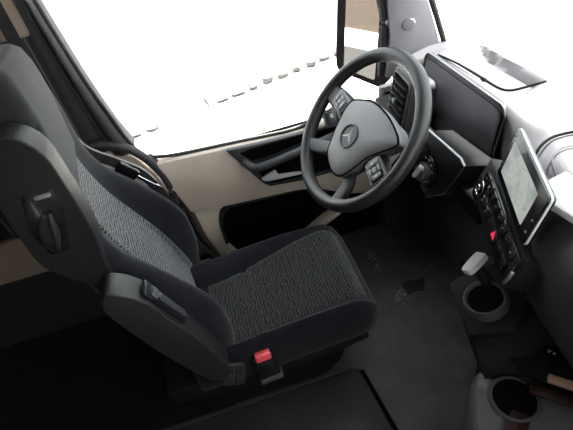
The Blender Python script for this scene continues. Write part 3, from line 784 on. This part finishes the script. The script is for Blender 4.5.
loft(bm, rings); lc = obj('lower_console', bm, 'consolelight', db, 50)
CUP2 = frame((.0,.675,.455), (1,0,0), (0,1,0))
bm = B(); lathe(bm, [(.048,.000),(.052,.006),(.058,.005),(.062,-.002)], CUP2, 40, False); c2 = obj('cup_holder', bm, 'console', lc)
bm = B(); lathe(bm, [(.052,.0035),(.048,.0015),(.001,.0012)], CUP2, 40, True); obj('cup_well_shade', bm, 'seam_and_shade', c2)  # flat black disc painting the shade inside a deep well
bm = B(); prism(bm, [(a,b,0) for a, b in ((.02,-.02),(.06,-.08),(.10,-.05),(.05,.01))], (0,0,.004), .002, mat=CUP2); obj('cup_slot', bm, 'reddark', c2)
bm = B(); box(bm, (.16,.0,.0), (.30,.020,.016), .004, frame((-.012,.752,.498), (.68,.73,0), (-.73,.68,0))); obj('wood_strip', bm, 'wood', lc, label='tan trim strip')
bm = B(); box(bm, (.13,-.026,.0), (.30,.030,.010), .004, frame((-.012,.752,.470), (.68,.73,0), (-.73,.68,0))); obj('rubber_insert', bm, 'reddark', lc)
for q in range(2):
    FU = frame((-.055+.028*q,.806+.050*q,.5055), (.75,.66,0), (-.66,.75,.1))
    bm = B(); box(bm, (0,0,-.002), (.035,.022,.012), .003, FU); so = obj('socket_cover', bm, 'blackgloss', db)
    bm = B(); box(bm, (-.005,.001,.0045), (.010,.003,.0008), 0, FU); box(bm, (.006,-.002,.0045), (.006,.005,.0008), 0, FU); box(bm, (-.006,-.004,.0045), (.006,.002,.0008), 0, FU); obj('socket_symbol', bm, 'white', so)
# passenger tray lid and its grip
def surf(x, y): return .986+.012*math.sin(PI*max(0, min(1, (y-.77)/.49)))
bm = B(); oc_ = [V((p.x, p.y, surf(p.x, p.y))) for p in spline([(-.165,.742,0),(-.218,.762,0),(-.26,.795,0),(-.285,.835,0),(-.29,.875,0),(-.27,.92,0),(-.18,.965,0),(.0,.985,0),(.3,.985,0),(.5,.97,0),(.56,.90,0),(.5,.80,0),(.3,.755,0),(.0,.735,0)], 5, True)]
tube(bm, oc_, .0032, 6, True); tl = obj('tray_seam', bm, 'seam_and_shade', db)
bm = B(); ic_ = [V((p.x, p.y, surf(p.x, p.y)+.001)) for p in spline([(-.150,.775,0),(-.200,.790,0),(-.233,.812,0),(-.25,.845,0),(-.235,.89,0),(-.16,.925,0),(.0,.945,0),(.3,.945,0),(.46,.93,0),(.5,.88,0),(.45,.82,0),(.3,.79,0),(.0,.775,0)], 5, True)]
tube(bm, ic_, .0022, 6, True); obj('tray_inner_seam', bm, 'hubdark', db)
bm = B(); prism(bm, [(-.160,.722,.992),(-.11,.705,.99),(-.05,.715,.992),(-.09,.785,.996),(-.17,.785,.996)], (0,0,.018), .006); obj('tray_grip', bm, 'silver', tl)

# ------------------------------------------------------------------ floor cover, pedals, dirt
bm = B(); box(bm, (-.705, -.615, FZ+.003), (.59, 1.13, .006), .002); tag(obj('floor_shade', bm, 'floor_shade'), 'black sheet painting shade onto the cab floor behind and below the driver seat', 'floor_shade')  # thin black sheet laid on the floor as painted shade
fh = thing('floor_hatch', (-.0,-.1,FZ), 'flat black floor cover beside the seat with a pale edge and dark seam', 'floor cover')
bm = B(); prism(bm, [(-.393,-.75,FZ+.001),(.30,-.75,FZ+.001),(.30,.455,FZ+.001),(-.15,.428,FZ+.001),(-.375,.404,FZ+.001),(-.393,.385,FZ+.001)], (0,0,.010), .003); obj('cover_plate', bm, 'hatch', fh)
bm = B(); tube(bm, [(-.397,-.75,FZ+.006),(-.397,.383,FZ+.006),(-.377,.408,FZ+.006)], .0035, 6); obj('edge_strip', bm, 'console', fh)
bm = B(); prism(bm, [(-.380,.408,FZ+.0005),(-.15,.431,FZ+.0005),(.30,.458,FZ+.0005),(.30,.472,FZ+.0005),(-.15,.446,FZ+.0005),(-.376,.421,FZ+.0005)], (0,0,.005)); obj('seam', bm, 'seam_and_shade', fh)
for nm, px, w, lab in (('brake_pedal', -.62, .07, 'black brake pedal under the dashboard by the column'), ('accelerator_pedal', -.48, .055, 'black accelerator pedal beside the centre console')):
    p_ = thing(nm, (px,1.0,FZ), lab, 'pedal')
    bm = B(); box(bm, (0,0,0), (w,.13,.016), .006, frame((px,1.0,FZ+.10), (1,0,0), (0,.6,.8))); obj('pedal_pad', bm, 'black', p_)
    bm = B(); tube(bm, [(px,1.02,FZ+.09),(px,1.07,FZ+.10),(px,1.1,FZ+.0)], .012, 8); obj('pedal_arm', bm, 'black', p_)
def blob(c, r, sq, n=14, j=.35):
    bm = B(); ring = []
    for k in range(n):
        a = 2*PI*k/n; q = r*(1+random.uniform(-j, j)); ring.append((c[0]+q*math.cos(a), c[1]+q*sq*math.sin(a)))
    loft(bm, [[V((a, b, c[2])) for a, b in ring], [V((a, b, c[2]+.0012)) for a, b in ring], [V((c[0]+(a-c[0])*.6, c[1]+(b-c[1])*.6, c[2]+.002)) for a, b in ring]])
    return bm
tag(obj('dirt_patch', blob((-.645,.765,FZ+.0002), .040, 1.25), 'stain'), 'dark wet patch on the floor in front of the driver seat', 'stain')
for nm_c, lab in (((-.86,.665), 'pale flattened clump of dried dirt on the floor nearest the door'), ((-.73,.86), 'small pale smear of dried dirt under the dashboard'), ((-.80,.66), 'pale dirt clump on the floor off the seat front corner'), ((-.63,.68), 'thin pale dirt smear behind the dark wet floor patch')):
    bm = B()
    for k in range(16):
        c = (nm_c[0]+random.gauss(0,.018), nm_c[1]+random.gauss(0,.014)); r = random.uniform(.0015,.005)
        b2 = bmesh.ops.create_icosphere(bm, subdivisions=1, radius=r, matrix=Matrix.Translation((c[0], c[1], FZ+r*.25)) @ Matrix.Diagonal((1.3,1,.4,1)))
    tag(obj('dirt_clump', bm, 'dirt'), lab, 'dirt')['kind'] = 'stuff'

# ------------------------------------------------------------------ outside mirror
mn = V((.355,-.925,.13)).normalized(); me_ = V((0,0,1)).cross(mn).normalized()
FM = frame((-1.3,.83,1.0), me_, mn.cross(me_))
mr = thing('door_mirror', (-1.3,.85,.72), 'tall dark framed outside mirror beyond the driver window', 'mirror')
bm = B(); loft(bm, [[FM @ V((.006+a*s, .17+b*s, z)) for a, b in rrect(.290,.92,.04,6)] for z, s in ((.0,.985),(-.012,1.0),(-.05,.97),(-.09,.80),(-.11,.5))]); mh = obj('mirror_housing', bm, 'housing', mr, 50)
bm = B(); prism(bm, [(.012+a,.17+b,.0008) for a, b in rrect(.186,.86,.012,4)], (0,0,.003), mat=FM); obj('mirror_glass', bm, 'mirror', mr)
bm = B(); tube(bm, [FM @ V((.10,.10,-.09)), FM @ V((.2,.10,-.02)), (-1.03,.90,1.08)], .02, 10); obj('mirror_arm', bm, 'housing', mr)
bm = B(); tube(bm, [FM @ V((.10,-.2,-.08)), FM @ V((.2,-.2,-.02)), (-1.03,.90,.82)], .02, 10); obj('mirror_arm', bm, 'housing', mr)

# ------------------------------------------------------------------ outside world
bm = B(); box(bm, (0,0,-1.35), (60,60,.1)); struct('ground', bm, 'ground', 'sunlit pale concrete yard outside the cab', 'ground')
wx = lambda y: -5.45-.255*(y-.275)
bm = B(); prism(bm, [(wx(-4)-.12,-4,-1.31),(wx(22)-.12,22,-1.31),(wx(22)-.40,22,-1.31),(wx(-4)-.40,-4,-1.31)], (0,0,3.5)); struct('wall_outside', bm, 'yardwall', 'white yard wall across from the driver door', 'wall')
bm = B(); box(bm, (-9,-10.2,.9), (24,.4,4.4)); struct('wall_yard', bm, 'tan', 'tan rendered wall behind the truck', 'wall')
bm = B(); prism(bm, [(-12,-6.6,-1.302),(-7.4,-6.6,-1.302),(-5.6,-7.9,-1.302),(-1.3,-7.9,-1.302),(-1.3,-2.5,-1.302),(-12,-2.5,-1.302)], (0,0,.012)); struct('ground_soil', bm, 'soil', 'bare brown soil strip in the yard behind the cab', 'ground')
def stone(c, r):
    bm = B(); bmesh.ops.create_icosphere(bm, subdivisions=2, radius=1)
    sx, sy, sz = r*random.uniform(.7,1.1), r*random.uniform(.9,1.4), r*random.uniform(.7,1)
    ph = random.uniform(0, 9)
    for v in bm.verts:
        q = 1+.16*math.sin(v.co.x*3.1+ph)+.13*math.sin(v.co.y*4.3+ph*2)+.1*math.sin(v.co.z*5+ph)
        v.co = V((v.co.x*sx*q, v.co.y*sy*q, v.co.z*sz*q*.8))
    zl = min(v.co.z for v in bm.verts)
    for v in bm.verts: v.co += V((c[0], c[1], -1.3-zl-.004))
    return bm
ys = [-1.42,-1.17,-.92,-.67,.36,.60,.84,1.08,1.32,1.56,1.80,2.04,2.28,2.52,2.76]
for i, y in enumerate(ys):
    tag(obj('field_stone', stone((wx(y)+random.uniform(-.02,.02), y, 0), random.uniform(.068,.080)), 'stone'), 'grey rubble stone lying along the foot of the white yard wall', 'stone', 'stones along the yard wall')
bm = B(); tube(bm, [(wx(.15),.15,-1.303),(wx(.12),.11,-1.16)], .012, 8); tag(obj('marker_post', bm, 'post'), 'thin dark stake standing between the stones by the yard wall', 'stake')

# ------------------------------------------------------------------ light: bright overcast sky
w = bpy.data.worlds.new('sky'); S.world = w; w.use_nodes = True
n, l = w.node_tree.nodes, w.node_tree.links
bg = n['Background']
tc = n.new('ShaderNodeTexCoord'); sx = n.new('ShaderNodeSeparateXYZ'); l.new(tc.outputs['Generated'], sx.inputs[0])
rp = n.new('ShaderNodeValToRGB'); rp.color_ramp.elements[0].position = .45; rp.color_ramp.elements[1].position = .75
mp = n.new('ShaderNodeMath'); mp.operation = 'MULTIPLY_ADD'; mp.inputs[1].default_value = .5; mp.inputs[2].default_value = .5
l.new(sx.outputs['Z'], mp.inputs[0]); l.new(mp.outputs[0], rp.inputs['Fac'])
rp.color_ramp.elements[0].color = (.95,.96,1,1); rp.color_ramp.elements[1].color = (.90,.94,1,1)
l.new(rp.outputs['Color'], bg.inputs['Color']); bg.inputs['Strength'].default_value = 4.0
sun = bpy.data.lights.new('sun', 'SUN'); sun.energy = 45; sun.angle = math.radians(3); sun.color = (1,.97,.92)
so = bpy.data.objects.new('sun', sun); C.objects.link(so)
so.rotation_euler = V((.05,-.15,-1)).to_track_quat('-Z', 'Y').to_euler()

# ------------------------------------------------------------------ camera
cam = bpy.data.cameras.new('camera'); co = bpy.data.objects.new('camera', cam); C.objects.link(co)
yaw, pitch, roll, FPX = .126, .740, -.210, 438.
d = V((-math.cos(yaw)*math.cos(pitch), math.sin(yaw)*math.cos(pitch), -math.sin(pitch)))
r = d.cross(V((0,0,1))).normalized(); u = r.cross(d)
r2 = r*math.cos(roll)+u*math.sin(roll); u2 = -r*math.sin(roll)+u*math.cos(roll)
co.matrix_world = Matrix(((r2.x,u2.x,-d.x,.36),(r2.y,u2.y,-d.y,.17),(r2.z,u2.z,-d.z,1.60),(0,0,0,1)))
cam.sensor_fit = 'HORIZONTAL'; cam.sensor_width = 36; cam.lens = 36*FPX/573
cam.clip_start = .02
S.camera = co
S.view_settings.view_transform = 'Standard'; S.view_settings.look = 'None'; S.view_settings.gamma = 1; S.view_settings.use_curve_mapping = False
S.view_settings.exposure = 0.35
S.cycles.use_denoising = True
S.cycles.caustics_reflective = False; S.cycles.caustics_refractive = False
S.cycles.max_bounces = 10; S.cycles.diffuse_bounces = 5; S.cycles.transparent_max_bounces = 12
